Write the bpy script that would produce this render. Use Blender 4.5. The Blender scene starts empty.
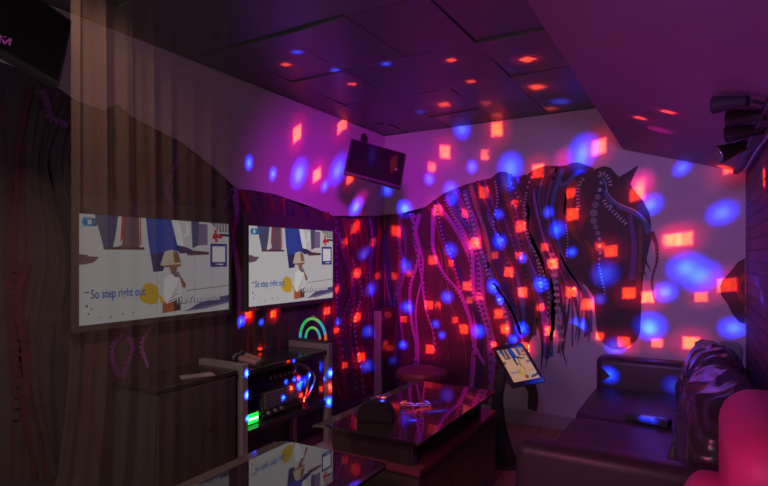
import bpy, bmesh, math, random
from mathutils import Vector, Matrix, Quaternion
random.seed(7)
C = bpy.context.scene.collection
SC = bpy.context.scene
PI = math.pi

# ------------------------------------------------------------------ camera
TH = math.radians(30.2); F = 530.0; CX, CY = 384.0, 257.0; EYE = 1.36
cam_d = bpy.data.cameras.new('camera'); cam = bpy.data.objects.new('camera', cam_d); C.objects.link(cam)
cam.location = (0, 0, EYE); cam.rotation_euler = (PI/2, 0, TH)
cam_d.sensor_width = 36; cam_d.lens = F/768*36; cam_d.shift_y = (CY-243)/768; cam_d.clip_start = .02
SC.camera = cam
XL, XR, YB, ZC = -2.51, .31, 4.32, 2.5          # left wall, right wall, back wall, ceiling

def ray(px, py):
    r = (px-CX)/F; u = (CY-py)/F
    return Vector((r*math.cos(TH)-math.sin(TH), r*math.sin(TH)+math.cos(TH), u))
def atX(px, py, x=XL):
    d = ray(px, py); return d*(x/d.x) + Vector((0, 0, EYE))
def atY(px, py, y=YB):
    d = ray(px, py); return d*(y/d.y) + Vector((0, 0, EYE))
def atZ(px, py, z):
    d = ray(px, py); return d*((z-EYE)/d.z) + Vector((0, 0, EYE))
def atD(px, py, dd):
    return ray(px, py)*dd + Vector((0, 0, EYE))

# ------------------------------------------------------------------ materials
def nodes(name):
    m = bpy.data.materials.new(name); m.use_nodes = True
    nt = m.node_tree; b = nt.nodes['Principled BSDF']
    return m, nt, b
def mat(name, col, rough=.5, metal=0, spec=.5, var=.12, scale=8, bump=0, bscale=40, ior=None, coat=0):
    m, nt, b = nodes(name)
    tc = nt.nodes.new('ShaderNodeTexCoord'); nz = nt.nodes.new('ShaderNodeTexNoise')
    nz.inputs['Scale'].default_value = scale; nz.inputs['Detail'].default_value = 4
    nt.links.new(tc.outputs['Object'], nz.inputs['Vector'])
    mx = nt.nodes.new('ShaderNodeMix'); mx.data_type = 'RGBA'
    mx.inputs['A'].default_value = (*[c*(1-var) for c in col], 1); mx.inputs['B'].default_value = (*[min(1, c*(1+var)) for c in col], 1)
    nt.links.new(nz.outputs['Fac'], mx.inputs['Factor']); nt.links.new(mx.outputs['Result'], b.inputs['Base Color'])
    b.inputs['Roughness'].default_value = rough; b.inputs['Metallic'].default_value = metal
    b.inputs['Specular IOR Level'].default_value = spec; b.inputs['Coat Weight'].default_value = coat
    if ior: b.inputs['IOR'].default_value = ior
    if bump:
        n2 = nt.nodes.new('ShaderNodeTexNoise'); n2.inputs['Scale'].default_value = bscale; n2.inputs['Detail'].default_value = 5
        nt.links.new(tc.outputs['Object'], n2.inputs['Vector'])
        bp = nt.nodes.new('ShaderNodeBump'); bp.inputs['Strength'].default_value = bump; bp.inputs['Distance'].default_value = .01
        nt.links.new(n2.outputs['Fac'], bp.inputs['Height']); nt.links.new(bp.outputs['Normal'], b.inputs['Normal'])
    return m
def emit(name, col, s=1.0, base=.02):
    m, nt, b = nodes(name)
    b.inputs['Base Color'].default_value = (base, base, base, 1); b.inputs['Roughness'].default_value = .25
    b.inputs['Emission Color'].default_value = (*col, 1); b.inputs['Emission Strength'].default_value = s
    return m

M = {}
M['white_wall'] = mat('white_paint', (.62, .58, .60), .75, var=.06, scale=2.5, bump=.08, bscale=60)
M['ceil'] = mat('ceiling_tile', (.11, .125, .11), .34, var=.15, scale=5, bump=.12, bscale=120)
M['gap'] = mat('ceiling_void', (.015, .013, .015), .9)
M['soffit'] = mat('soffit_paint', (.22, .15, .21), .55, var=.08, scale=3, bump=.05, bscale=90)
M['base'] = mat('baseboard_paint', (.42, .36, .38), .5)
M['black'] = mat('black_plastic', (.066, .062, .064), .5)
M['bezel'] = mat('bezel_black', (.070, .064, .068), .6)
M['darkmetal'] = mat('black_metal', (.04, .036, .042), .35, .2)
M['tube'] = mat('grey_steel', (.46, .44, .45), .32, .3)
M['gloss'] = mat('gloss_black', (.040, .032, .038), .10, spec=.8)
M['shelf'] = mat('burgundy_lacquer', (.20, .05, .085), .16, spec=.9)  # magenta light on the black slab, put into its base colour
M['glass'] = mat('black_glass', (.030, .022, .028), .025, spec=.5, ior=2.3, var=.05)
M['bevel'] = mat('bevel_glass', (.15, .14, .14), .10, spec=.6, ior=1.8, var=.05)
M['desk'] = mat('desk_laminate', (.035, .030, .033), .18, spec=.7)
M['leather'] = mat('dark_leather', (.066, .052, .064), .38, spec=.5, bump=.12, bscale=180)
M['leather_cushion'] = mat('cushion_leather', (.070, .055, .074), .22, spec=.7, bump=.06, bscale=30)
M['redleather'] = mat('red_leather', (.68, .06, .26), .45, bump=.05, bscale=160)
M['track'] = mat('track_black', (.020, .018, .020), .6, spec=.2)
M['screen_off'] = mat('unlit_screen', (.022, .021, .022), .14, spec=.6)
M['stool'] = mat('wine_leather', (.22, .05, .07), .4)  # red light on the dark seat, put into the leather colour
M['grey'] = mat('grey_cloth', (.32, .27, .26), .85, bump=.2, bscale=120)
M['gold'] = mat('rose_gold', (.80, .46, .34), .35, .35)
M['silver'] = mat('silver_card', (.55, .52, .52), .35, .3)
M['clear'] = mat('clear_plastic', (.30, .27, .34), .15, spec=.8)
M['lens'] = mat('lamp_lens', (.7, .66, .7), .08, .8)
# floor boards
m, nt, b = nodes('wood_floor')
tc = nt.nodes.new('ShaderNodeTexCoord'); br = nt.nodes.new('ShaderNodeTexBrick')
mp = nt.nodes.new('ShaderNodeMapping'); mp.inputs['Rotation'].default_value = (0, 0, PI/2)
br.inputs['Scale'].default_value = 1; br.inputs['Brick Width'].default_value = 1.2; br.inputs['Row Height'].default_value = .13; br.inputs['Mortar Size'].default_value = .003
br.inputs['Color1'].default_value = (.42, .25, .17, 1); br.inputs['Color2'].default_value = (.50, .31, .21, 1); br.inputs['Mortar'].default_value = (.04, .02, .015, 1)
nt.links.new(tc.outputs['Object'], mp.inputs['Vector']); nt.links.new(mp.outputs['Vector'], br.inputs['Vector']); nt.links.new(br.outputs['Color'], b.inputs['Base Color'])
b.inputs['Roughness'].default_value = .4; M['floor'] = m
# brick wall
m, nt, b = nodes('painted_brick')
tc = nt.nodes.new('ShaderNodeTexCoord'); sp = nt.nodes.new('ShaderNodeSeparateXYZ'); cb = nt.nodes.new('ShaderNodeCombineXYZ')
nt.links.new(tc.outputs['Object'], sp.inputs[0]); nt.links.new(sp.outputs['Y'], cb.inputs['X']); nt.links.new(sp.outputs['Z'], cb.inputs['Y'])
br = nt.nodes.new('ShaderNodeTexBrick'); br.inputs['Scale'].default_value = 1; br.inputs['Brick Width'].default_value = .21; br.inputs['Row Height'].default_value = .07; br.inputs['Mortar Size'].default_value = .006; br.inputs['Mortar Smooth'].default_value = .3
br.inputs['Color1'].default_value = (.20, .085, .13, 1); br.inputs['Color2'].default_value = (.13, .055, .09, 1); br.inputs['Mortar'].default_value = (.035, .02, .03, 1)
nt.links.new(cb.outputs[0], br.inputs['Vector']); nt.links.new(br.outputs['Color'], b.inputs['Base Color'])
bp = nt.nodes.new('ShaderNodeBump'); bp.invert = True; bp.inputs['Strength'].default_value = .8; bp.inputs['Distance'].default_value = .008
nt.links.new(br.outputs['Fac'], bp.inputs['Height']); nt.links.new(bp.outputs['Normal'], b.inputs['Normal']); b.inputs['Roughness'].default_value = .6
M['brick'] = m
# sheer curtain
m, nt, b = nodes('sheer_tan'); nt.nodes.remove(b); out = nt.nodes['Material Output']
tr = nt.nodes.new('ShaderNodeBsdfTransparent'); df = nt.nodes.new('ShaderNodeBsdfDiffuse'); tl = nt.nodes.new('ShaderNodeBsdfTranslucent')
df.inputs[0].default_value = (.62, .46, .36, 1); tl.inputs[0].default_value = (.62, .46, .36, 1)
a1 = nt.nodes.new('ShaderNodeMixShader'); a1.inputs[0].default_value = .4; nt.links.new(df.outputs[0], a1.inputs[1]); nt.links.new(tl.outputs[0], a1.inputs[2])
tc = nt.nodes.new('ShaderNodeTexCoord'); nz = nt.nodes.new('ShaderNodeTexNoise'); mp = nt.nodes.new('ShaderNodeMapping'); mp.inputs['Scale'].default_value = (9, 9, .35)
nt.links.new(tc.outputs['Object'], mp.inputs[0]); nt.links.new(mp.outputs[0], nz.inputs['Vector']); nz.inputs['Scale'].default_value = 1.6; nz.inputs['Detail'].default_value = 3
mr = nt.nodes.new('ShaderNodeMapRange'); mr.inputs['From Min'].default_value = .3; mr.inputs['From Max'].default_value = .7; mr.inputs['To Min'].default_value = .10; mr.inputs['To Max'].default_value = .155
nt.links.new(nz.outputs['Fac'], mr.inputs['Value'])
sy = nt.nodes.new('ShaderNodeSeparateXYZ'); nt.links.new(tc.outputs['Object'], sy.inputs[0])      # brown haze put into the opacity, strongest at the near end
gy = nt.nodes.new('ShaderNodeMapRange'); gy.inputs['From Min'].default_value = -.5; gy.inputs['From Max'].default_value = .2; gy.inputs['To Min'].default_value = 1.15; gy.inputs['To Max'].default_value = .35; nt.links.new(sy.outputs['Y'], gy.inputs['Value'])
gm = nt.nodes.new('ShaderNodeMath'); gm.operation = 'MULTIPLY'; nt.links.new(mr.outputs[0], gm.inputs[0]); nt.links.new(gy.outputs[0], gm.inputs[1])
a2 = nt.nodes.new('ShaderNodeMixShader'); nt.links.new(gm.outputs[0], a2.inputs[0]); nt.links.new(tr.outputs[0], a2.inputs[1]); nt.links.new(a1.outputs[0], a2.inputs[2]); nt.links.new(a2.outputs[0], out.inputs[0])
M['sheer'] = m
# perforated grille
m, nt, b = nodes('perforated_steel')
tc = nt.nodes.new('ShaderNodeTexCoord'); vo = nt.nodes.new('ShaderNodeTexVoronoi'); vo.inputs['Scale'].default_value = 55; vo.inputs['Randomness'].default_value = .0
nt.links.new(tc.outputs['Object'], vo.inputs['Vector'])
cr = nt.nodes.new('ShaderNodeValToRGB'); cr.color_ramp.elements[0].position = .35; cr.color_ramp.elements[0].color = (.008, .008, .01, 1); cr.color_ramp.elements[1].position = .45; cr.color_ramp.elements[1].color = (.34, .32, .36, 1)
nt.links.new(vo.outputs['Distance'], cr.inputs[0]); nt.links.new(cr.outputs[0], b.inputs['Base Color']); b.inputs['Roughness'].default_value = .4; b.inputs['Metallic'].default_value = .4
M['grille'] = m
# mural paints
paint = dict(body=(.082, .066, .072), black=(.052, .050, .052), maroon=(.15, .045, .05), wine=(.10, .036, .048), purple=(.19, .07, .26), violet=(.40, .10, .52),
             steel=(.10, .15, .36), navy=(.03, .035, .12), tan=(.30, .22, .20), red=(.30, .035, .03), rust=(.22, .075, .035), bead=(.50, .44, .50), grey=(.26, .22, .24), head=(.085, .042, .042), ground=(.095, .034, .048))  # back-wall silhouette paint has the red glow mixed into its colour
for k, v in paint.items(): M['p_'+k] = mat('mural_paint_'+k, v, .6, var=.35, scale=14, bump=.05, bscale=50)
# emissive
TVE = .235
scr = dict(bg=(.95, .93, .92), bg2=(.80, .80, .84), dkblue=(.10, .12, .26), navy=(.05, .05, .16), plum=(.22, .13, .16), brown=(.16, .07, .05), blue=(.02, .10, .55), white=(1.25, 1.22, 1.2), skin=(.42, .20, .09),
           hat=(.95, .78, .55), yellow=(.95, .62, .03), orange=(.75, .16, .04), cyan=(.04, .42, .85), text=(.03, .20, .62), red=(.85, .04, .03), qr=(.03, .06, .42), stripe=(.30, .24, .28), peach=(1.2, .64, .42), violet=(.30, .22, .42))
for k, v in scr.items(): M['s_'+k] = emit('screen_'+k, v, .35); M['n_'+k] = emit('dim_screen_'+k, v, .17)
M['green_led'] = emit('green_light', (.01, 1, .06), 1.3); M['green_bar'] = emit('pale_green_light', (.55, 1, .65), 3)
M['magenta_sign'] = emit('magenta_lettering', (.75, .10, .6), .16); M['dot'] = emit('indicator_light', (.6, .1, .7), .35)
# rainbow arch: colour runs along the arch
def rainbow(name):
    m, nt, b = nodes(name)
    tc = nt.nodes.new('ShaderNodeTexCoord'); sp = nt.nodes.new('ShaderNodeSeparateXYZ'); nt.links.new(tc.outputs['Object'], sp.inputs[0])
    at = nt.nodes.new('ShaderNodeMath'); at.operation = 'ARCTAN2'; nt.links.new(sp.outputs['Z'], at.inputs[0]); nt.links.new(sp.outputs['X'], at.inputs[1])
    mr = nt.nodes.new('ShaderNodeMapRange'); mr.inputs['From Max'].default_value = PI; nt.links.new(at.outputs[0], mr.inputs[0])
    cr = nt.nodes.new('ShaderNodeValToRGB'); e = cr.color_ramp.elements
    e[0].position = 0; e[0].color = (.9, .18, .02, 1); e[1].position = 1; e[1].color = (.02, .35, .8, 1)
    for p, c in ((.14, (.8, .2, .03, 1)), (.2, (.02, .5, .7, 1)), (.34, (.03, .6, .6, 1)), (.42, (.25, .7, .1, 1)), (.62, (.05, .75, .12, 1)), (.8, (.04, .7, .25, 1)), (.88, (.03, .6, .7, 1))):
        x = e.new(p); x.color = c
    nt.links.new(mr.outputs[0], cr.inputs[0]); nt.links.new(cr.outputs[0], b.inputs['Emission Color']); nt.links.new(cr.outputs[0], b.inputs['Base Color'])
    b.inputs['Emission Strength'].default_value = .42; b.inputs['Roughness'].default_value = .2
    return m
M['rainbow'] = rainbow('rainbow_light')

# ------------------------------------------------------------------ helpers
def box(bm, lo, hi, bev=0, seg=2, mi=0):
    lo, hi = Vector(lo), Vector(hi); c = (lo+hi)/2; s = hi-lo
    r = bmesh.ops.create_cube(bm, size=1, matrix=Matrix.Translation(c) @ Matrix.Diagonal((*s, 1)))
    vs = r['verts']; fs = {f for v in vs for f in v.link_faces}
    if bev:
        es = list({e for v in vs for e in v.link_edges})
        q = bmesh.ops.bevel(bm, geom=es, offset=bev, segments=seg, profile=.5, affect='EDGES')
        fs |= set(q['faces']); fs = {f for f in fs if f.is_valid}
    for f in fs: f.material_index = mi
    return fs
def cyl(bm, a, b_, r1, r2=None, n=20, mi=0, caps=True):
    a, b_ = Vector(a), Vector(b_); d = b_-a; q = d.to_track_quat('Z', 'Y').to_matrix().to_4x4()
    r = bmesh.ops.create_cone(bm, cap_ends=caps, segments=n, radius1=r1, radius2=r1 if r2 is None else r2, depth=d.length, matrix=Matrix.Translation((a+b_)/2) @ q)
    for f in {f for v in r['verts'] for f in v.link_faces}: f.material_index = mi
def sphere(bm, c, r, s=(1, 1, 1), mi=0, n=16):
    q = bmesh.ops.create_uvsphere(bm, u_segments=n, v_segments=max(6, n//2), radius=r, matrix=Matrix.Translation(c) @ Matrix.Diagonal((*s, 1)))
    for f in {f for v in q['verts'] for f in v.link_faces}: f.material_index = mi
def catmull(pts, n):
    P = [Vector(p) for p in pts]; P = [P[0]*2-P[1]] + P + [P[-1]*2-P[-2]]; out = []; m_ = len(P)-3
    for k in range(n+1):
        t = k/n*m_; i = min(int(t), m_-1); f = t-i; a, b_, c, d = P[i:i+4]
        out.append(.5*((2*b_) + (c-a)*f + (2*a-5*b_+4*c-d)*f*f + (3*b_-a-3*c+d)*f**3))
    return out
def tube(bm, pts, r, n=8, steps=24, mi=0, closed=False):
    P = catmull(pts, steps) if not closed else [Vector(p) for p in pts]
    rings = []
    for i, p in enumerate(P):
        t = ((P[(i+1) % len(P)] - P[i-1]) if closed else (P[min(i+1, len(P)-1)]-P[max(i-1, 0)])).normalized()
        up = Vector((0, 0, 1)) if abs(t.z) < .95 else Vector((1, 0, 0)); a = t.cross(up).normalized(); b_ = a.cross(t)
        rings.append([bm.verts.new(p + a*r*math.cos(2*PI*k/n) + b_*r*math.sin(2*PI*k/n)) for k in range(n)])
    for i in range(len(rings) - (0 if closed else 1)):
        A, B = rings[i], rings[(i+1) % len(rings)]
        for k in range(n):
            f = bm.faces.new((A[k], A[(k+1) % n], B[(k+1) % n], B[k])); f.material_index = mi
    if not closed:
        for R_ in (rings[0][::-1], rings[-1]): bm.faces.new(R_).material_index = mi
def slab(bm, outline, z0, z1, mi=0):
    """prism from an XY outline"""
    a = [bm.verts.new((x, y, z0)) for x, y in outline]; b_ = [bm.verts.new((x, y, z1)) for x, y in outline]; n = len(a)
    fs = [bm.faces.new(a[::-1]), bm.faces.new(b_)] + [bm.faces.new((a[i], a[(i+1) % n], b_[(i+1) % n], b_[i])) for i in range(n)]
    for f in fs: f.material_index = mi
def rrect(x0, y0, x1, y1, r, n=5):
    o = []
    for cx, cy, a0 in ((x1-r, y1-r, 0), (x0+r, y1-r, 90), (x0+r, y0+r, 180), (x1-r, y0+r, 270)):
        for k in range(n+1):
            a = math.radians(a0+90*k/n); o.append((cx+r*math.cos(a), cy+r*math.sin(a)))
    return o
def lathe(bm, prof, n=32, c=(0, 0, 0), mi=0):
    rings = []
    for r, z in prof: rings.append([bm.verts.new((c[0]+r*math.cos(2*PI*k/n), c[1]+r*math.sin(2*PI*k/n), c[2]+z)) for k in range(n)])
    for A, B in zip(rings, rings[1:]):
        for k in range(n): bm.faces.new((A[k], A[(k+1) % n], B[(k+1) % n], B[k])).material_index = mi
    bm.faces.new(rings[0][::-1]).material_index = mi; bm.faces.new(rings[-1]).material_index = mi

def obj(name, bm, mats, parent=None, smooth=False, world=None, label=None, normals=True):
    if normals: bmesh.ops.recalc_face_normals(bm, faces=bm.faces[:])
    if world is not None: bmesh.ops.translate(bm, verts=bm.verts[:], vec=-Vector(world))
    me = bpy.data.meshes.new(name); bm.to_mesh(me); bm.free()
    for mm in (mats if isinstance(mats, (list, tuple)) else [mats]): me.materials.append(M[mm] if isinstance(mm, str) else mm)
    if smooth:
        for p in me.polygons: p.use_smooth = True
        try: me.set_sharp_from_angle(angle=math.radians(40))
        except Exception: pass
    o = bpy.data.objects.new(name, me); C.objects.link(o)
    if parent is not None: o.parent = parent
    if label: o['label'] = label
    return o
def thing(name, label, cat, loc=(0, 0, 0), rot=(0, 0, 0), group=None):
    o = bpy.data.objects.new(name, None); C.objects.link(o); o.empty_display_size = .05
    o.location = loc; o.rotation_euler = rot; o['label'] = label; o['category'] = cat
    if group: o['group'] = group
    return o
def tag(o, label, cat, group=None):
    o['label'] = label; o['category'] = cat
    if group: o['group'] = group
    return o
def struct(name, bm, mats, **k):
    o = obj(name, bm, mats, **k); o['kind'] = 'structure'; return o
def dup(root, loc, rot=None, label=None, group=None):
    r = root.copy(); C.objects.link(r); r.location = loc
    if rot is not None: r.rotation_euler = rot
    if label: r['label'] = label
    if group: r['group'] = group
    for ch in list(root.children):
        c = ch.copy(); C.objects.link(c); c.parent = r
        for g in list(ch.children):
            d = g.copy(); C.objects.link(d); d.parent = c
    return r
B = bmesh.new

# ------------------------------------------------------------------ room shell
bm = B(); box(bm, (XL-.1, -1.6, -.1), (XR+.1, YB+.1, 0)); struct('floor', bm, 'floor')
bm = B(); box(bm, (XL-.12, -1.6, 0), (XL, YB, ZC)); struct('wall_left', bm, 'white_wall')
bm = B(); box(bm, (XL-.12, YB, 0), (XR+.12, YB+.12, ZC)); struct('wall_back', bm, 'white_wall')
bm = B(); box(bm, (XR, -.6, 0), (XR+.12, YB, ZC)); struct('wall_right', bm, 'brick')
# tiled ceiling: separate panels, a few hanging a little crooked
bm = B(); box(bm, (XL-.1, -1.6, ZC+.02), (XR+.1, YB+.1, ZC+.08), mi=1)
xs = [XL, -2.26, -1.84, -1.42, -1.0, -.58, -.16, XR]; ys = [-1.6, -.97, -.36, .25, .86, 1.47, 2.08, 2.69, 3.31, 3.92, YB]
rt = random.Random(3)
for i in range(len(xs)-1):
    for j in range(len(ys)-1):
        if xs[i] > -.5: continue
        g = .004; z = ZC + .002
        fs = box(bm, (xs[i]+g, ys[j]+g, z), (xs[i+1]-g, ys[j+1]-g, z+.016))
        vs = list({v for f in fs for v in f.verts}); a, b_ = rt.uniform(-.006, .006), rt.uniform(-.007, .007)
        for v in vs:
            tx = (v.co.x-xs[i])/(xs[i+1]-xs[i])-.5; ty = (v.co.y-ys[j])/(ys[j+1]-ys[j])-.5
            v.co.z += a*2*tx + b_*2*ty
struct('ceiling', bm, ['ceil', 'gap'])
# lowered sloping soffit over the sofa
zs0 = atY(623, 149.5).z; xs0 = atY(623, 149.5).x; zs1 = atY(745, 173).z
bm = B()
pr = [(xs0, zs0), (XR, zs1), (XR, ZC+.01), (xs0, ZC+.01)]
A_ = [bm.verts.new((x, -1.2, z)) for x, z in pr]; B_ = [bm.verts.new((x, YB, z)) for x, z in pr]
bm.faces.new(A_[::-1]); bm.faces.new(B_)
for i in range(4): bm.faces.new((A_[i], A_[(i+1) % 4], B_[(i+1) % 4], B_[i]))
struct('ceiling_soffit', bm, 'soffit')
bm = B(); box(bm, (XL, YB-.016, 0), (XR, YB, .085), .003); box(bm, (XL, YB-.010, .085), (XR, YB, .108), .004); struct('baseboard_back', bm, 'base')
bm = B(); box(bm, (XL, -.5, 0), (XL+.014, YB-.02, .108), .004); struct('baseboard_left', bm, 'black')
bm = B(); box(bm, (XL, 0.2, ZC-.075), (XL+.008, YB-.002, ZC-.003), .002); struct('trim_1', bm, 'white_wall')
bm = B(); box(bm, (XL+.01, YB-.008, ZC-.075), (xs0, YB, ZC-.003), .002); struct('trim_2', bm, 'white_wall')

# ------------------------------------------------------------------ horse mural
mural = thing('horse_mural', 'dark painted horse mural with flowing beaded mane across the white back and left walls', 'mural', (XL, YB, 0))
ORG = Vector((XL, YB, 0))
class Wall:
    """paints flat shapes on one wall; plane coords (a, z)"""
    def __init__(s, side): s.side = side
    def px(s, x, y):
        p = atY(x, y) if s.side == 'b' else atX(x, y)
        return Vector((p.x if s.side == 'b' else p.y, p.z))
    def to3(s, p, lay):
        e = .0006*lay + .0015
        p = (max(p[0], XL+.002), p[1]) if s.side == 'b' else (min(p[0], YB-.002), p[1])
        return Vector((p[0], YB-e, p[1])) if s.side == 'b' else Vector((XL+e, p[0], p[1]))
WB, WL = Wall('b'), Wall('l')
PK = ['p_'+k for k in paint]; PI_ = {k: i for i, k in enumerate(paint)}
def poly(bm, w, pts, col, lay):
    vs = [bm.verts.new(w.to3(p, lay)) for p in pts]; f = bm.faces.new(vs); f.material_index = PI_[col]
    bmesh.ops.triangulate(bm, faces=[f])
def disc(bm, w, c, r, col, lay, n=9, sx=1):
    poly(bm, w, [(c[0]+r*sx*math.cos(2*PI*k/n), c[1]+r*math.sin(2*PI*k/n)) for k in range(n)], col, lay)
def ring(bm, w, c, r, t, col, lay, n=10):
    o = [bm.verts.new(w.to3((c[0]+r*math.cos(2*PI*k/n), c[1]+r*math.sin(2*PI*k/n)), lay)) for k in range(n)]
    i = [bm.verts.new(w.to3((c[0]+(r-t)*math.cos(2*PI*k/n), c[1]+(r-t)*math.sin(2*PI*k/n)), lay)) for k in range(n)]
    for k in range(n): bm.faces.new((o[k], o[(k+1) % n], i[(k+1) % n], i[k])).material_index = PI_[col]
def ribbon(bm, w, P, wd, col, lay, taper=(1, 1), wob=0, ph=0):
    L = []; n = len(P)-1
    for i, p in enumerate(P):
        t = (P[min(i+1, n)]-P[max(i-1, 0)]); t = t.normalized() if t.length > 1e-6 else Vector((0, -1)); nn = Vector((-t.y, t.x)); f = i/n
        ww = wd*.5*(taper[0]*(1-f)+taper[1]*f)*(1+.35*wob*math.sin(9*f+ph)); q = p + nn*wob*wd*.5*math.sin(6*f+ph)
        L.append((bm.verts.new(w.to3(q+nn*ww, lay)), bm.verts.new(w.to3(q-nn*ww, lay))))
    for a, b_ in zip(L, L[1:]): bm.faces.new((a[0], a[1], b_[1], b_[0])).material_index = PI_[col]
def chain(bm, w, P, col, lay, r, step, kind='disc'):
    acc = 0
    for a, b_ in zip(P, P[1:]):
        acc += (b_-a).length
        if acc >= step:
            acc = 0; t = (b_-a).normalized(); nn = Vector((-t.y, t.x))
            if kind == 'disc': disc(bm, w, b_, r, col, lay, 8)
            elif kind == 'ring': ring(bm, w, b_, r, r*.35, col, lay)
            elif kind == 'tooth': poly(bm, w, [b_+nn*r, b_-nn*r, b_-nn*r+t*step*.5, b_+nn*r+t*step*.5], col, lay)
# body silhouettes
pxB = lambda L: [WB.px(*p) for p in L]; pxL = lambda L: [WL.px(*p) for p in L]
cz = WB.px(383, 215).y
back_top = [(391, 214), (400, 214), (415, 213.6), (425, 207), (444, 193), (467, 184), (491, 178), (499, 171.6), (506, 172), (513.6, 176.5), (526, 176), (533, 170), (545, 166), (562, 166), (577, 164), (585, 167)]
back_bot = [(583, 292), (574, 286), (566, 300), (552, 318), (540, 322), (528, 345), (519, 350), (512, 345), (503, 365), (500, 385), (494, 410)]
bm = B()
bp_ = [Vector((XL+.003, cz))] + pxB(back_top) + pxB(back_bot); bp_ += [Vector((bp_[-1].x, .11)), Vector((XL+.003, .11))]
poly(bm, WB, bp_, 'ground', 0)
left_top = [(0, 62), (30, 72), (60, 89), (75, 100), (94.5, 110), (103, 110), (117.6, 104.5), (132, 117), (158, 132), (181, 142), (198, 155), (215.5, 169), (230, 186.5), (236, 189), (250, 190), (274, 194), (304, 207), (312, 207), (320, 212), (333, 216), (345, 218), (357, 218), (377, 216)]
lt = pxL(left_top); lt = [Vector((.55, lt[0].y+.12))] + lt + [Vector((YB-.003, cz)), Vector((YB-.003, .11)), Vector((.55, .11))]
poly(bm, WL, lt, 'body', 0)
head = [(585, 167), (592, 171), (598, 168), (604, 166), (611, 168), (619, 177), (626, 177), (634, 190), (643, 201), (649, 212), (651, 222), (651, 240), (646, 262), (642.5, 284), (641, 310), (640, 333), (636, 341), (628.6, 346.5), (621, 349.5), (613, 349.5), (605, 345), (599, 337), (596.5, 328), (595, 307), (594, 297), (587, 287), (579, 279.5), (571, 272), (564, 266), (556, 257), (550, 240), (552, 200), (560, 175)]
poly(bm, WB, pxB(head), 'head', 2)
obj('painted_silhouette', bm, PK, mural, world=ORG, normals=False)
# ribbons of the mane / body
gB = [[(384, 216), (386, 260), (384, 310), (385, 420)], [(402, 214), (408, 250), (404, 300), (411, 350), (405, 420)], [(416, 213), (420, 240), (430, 270), (428, 310), (434, 350), (425, 420)],
      [(428, 205), (440, 235), (452, 265), (460, 300), (466, 340), (462, 420)], [(446, 193), (462, 225), (475, 262), (481, 300), (491, 345), (486, 420)], [(466, 185), (480, 215), (491, 250), (503, 285), (510, 325), (500, 395)],
      [(487, 180), (497, 210), (508, 250), (520, 290), (526, 330), (517, 372)], [(503, 173), (510, 205), (521, 245), (530, 285), (539, 320), (533, 362)], [(520, 177), (522, 205), (530, 245), (545, 280), (551, 310), (549, 358)],
      [(536, 171), (533, 200), (540, 240), (555, 270), (564, 300), (560, 352)], [(548, 167), (544, 200), (555, 242), (567, 270), (578, 296), (575, 345)], [(562, 168), (552, 205), (562, 250), (574, 276), (589, 295), (590, 332)]]
gL = [[(0, 90), (8, 200), (0, 330), (5, 480)], [(38, 82), (28, 150), (45, 250), (33, 350), (45, 480)], [(70, 98), (58, 170), (76, 260), (60, 350), (80, 470)], [(95, 111), (84, 180), (100, 260), (94, 340), (110, 470)],
      [(118, 106), (108, 170), (125, 240), (113, 330), (130, 470)], [(141, 124), (132, 180), (146, 250), (150, 330), (155, 450)], [(166, 137), (150, 190), (176, 250), (180, 330), (180, 440)], [(190, 150), (172, 200), (200, 250), (206, 320), (200, 430)],
      [(210, 166), (194, 208), (225, 250), (230, 320), (224, 420)], [(232, 189), (240, 230), (236, 270), (243, 320), (238, 420)], [(254, 191), (259, 230), (262, 270), (260, 320), (263, 400)], [(284, 199), (285, 230), (290, 270), (286, 320), (290, 400)],
      [(305, 208), (309, 240), (313, 280), (310, 330), (313, 400)], [(325, 214), (337, 245), (341, 280), (336, 330), (346, 400)], [(345, 219), (352, 250), (361, 290), (354, 330), (366, 390)], [(361, 219), (366, 250), (373, 290), (371, 330), (376, 390)], [(378, 217), (380, 260), (379, 310), (380, 390)]]
rg = random.Random(11)
rib, bead = B(), B()
cols = ['maroon', 'wine', 'black', 'purple', 'red', 'maroon', 'violet', 'navy', 'rust', 'steel', 'black', 'violet', 'grey', 'wine']
def strands(w, G, per, wscale, quiet=0):
    for k in range(len(G)-1):
        A = catmull([w.px(*p) for p in G[k]], 40); Bc = catmull([w.px(*p) for p in G[k+1]], 40)
        gap = abs(A[0].x-Bc[0].x); qt = k < quiet
        for i in range(per):
            f = (i+rg.uniform(.1, .9))/per; ph = rg.uniform(0, 6)
            P = [a.lerp(b_, min(1, max(0, f+.22*math.sin(ph+j*.15)))) for j, (a, b_) in enumerate(zip(A, Bc))]
            i0 = rg.choice([0, 0, 0, rg.randint(1, 12)]); i1 = rg.choice([40, 40, rg.randint(26, 40)]); P = [p for p in P[i0:i1+1] if p.y > .12]
            if len(P) < 5: continue
            c = rg.choice(['maroon', 'wine', 'body', 'wine', 'black', 'body', 'body'] if qt else cols); wd = gap/per*rg.uniform(.7, 1.5)*wscale; lay = 4+(i*3+k*7) % 9
            ribbon(rib, w, P, wd, c, lay, (.8, .3 if i1 < 40 else .7), .5, ph)
            if not qt and rg.random() < .6 and wd > .02:      # contrasting edge line
                sg = rg.choice((-1, 1)); ribbon(rib, w, [p+Vector((sg*wd*.36, 0)) for p in P], wd*.22, rg.choice(['black', 'navy', 'red', 'purple']), lay+1, (.8, .4), .5, ph)
            q = rg.random()
            if qt: q = 1
            if q < .14: chain(bead, w, P, rg.choice(['bead', 'grey', 'black', 'tan'] if not qt else ['maroon', 'black', 'rust']), 15, min(.016, wd*.25), .034, rg.choice(['ring', 'ring', 'tooth', 'disc']))
            elif q < .30:
                e = [p+Vector((wd*.5, 0)) for p in P]; chain(bead, w, e, rg.choice(['black', 'black', 'violet']), 15, .011, .030, 'disc')
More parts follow.
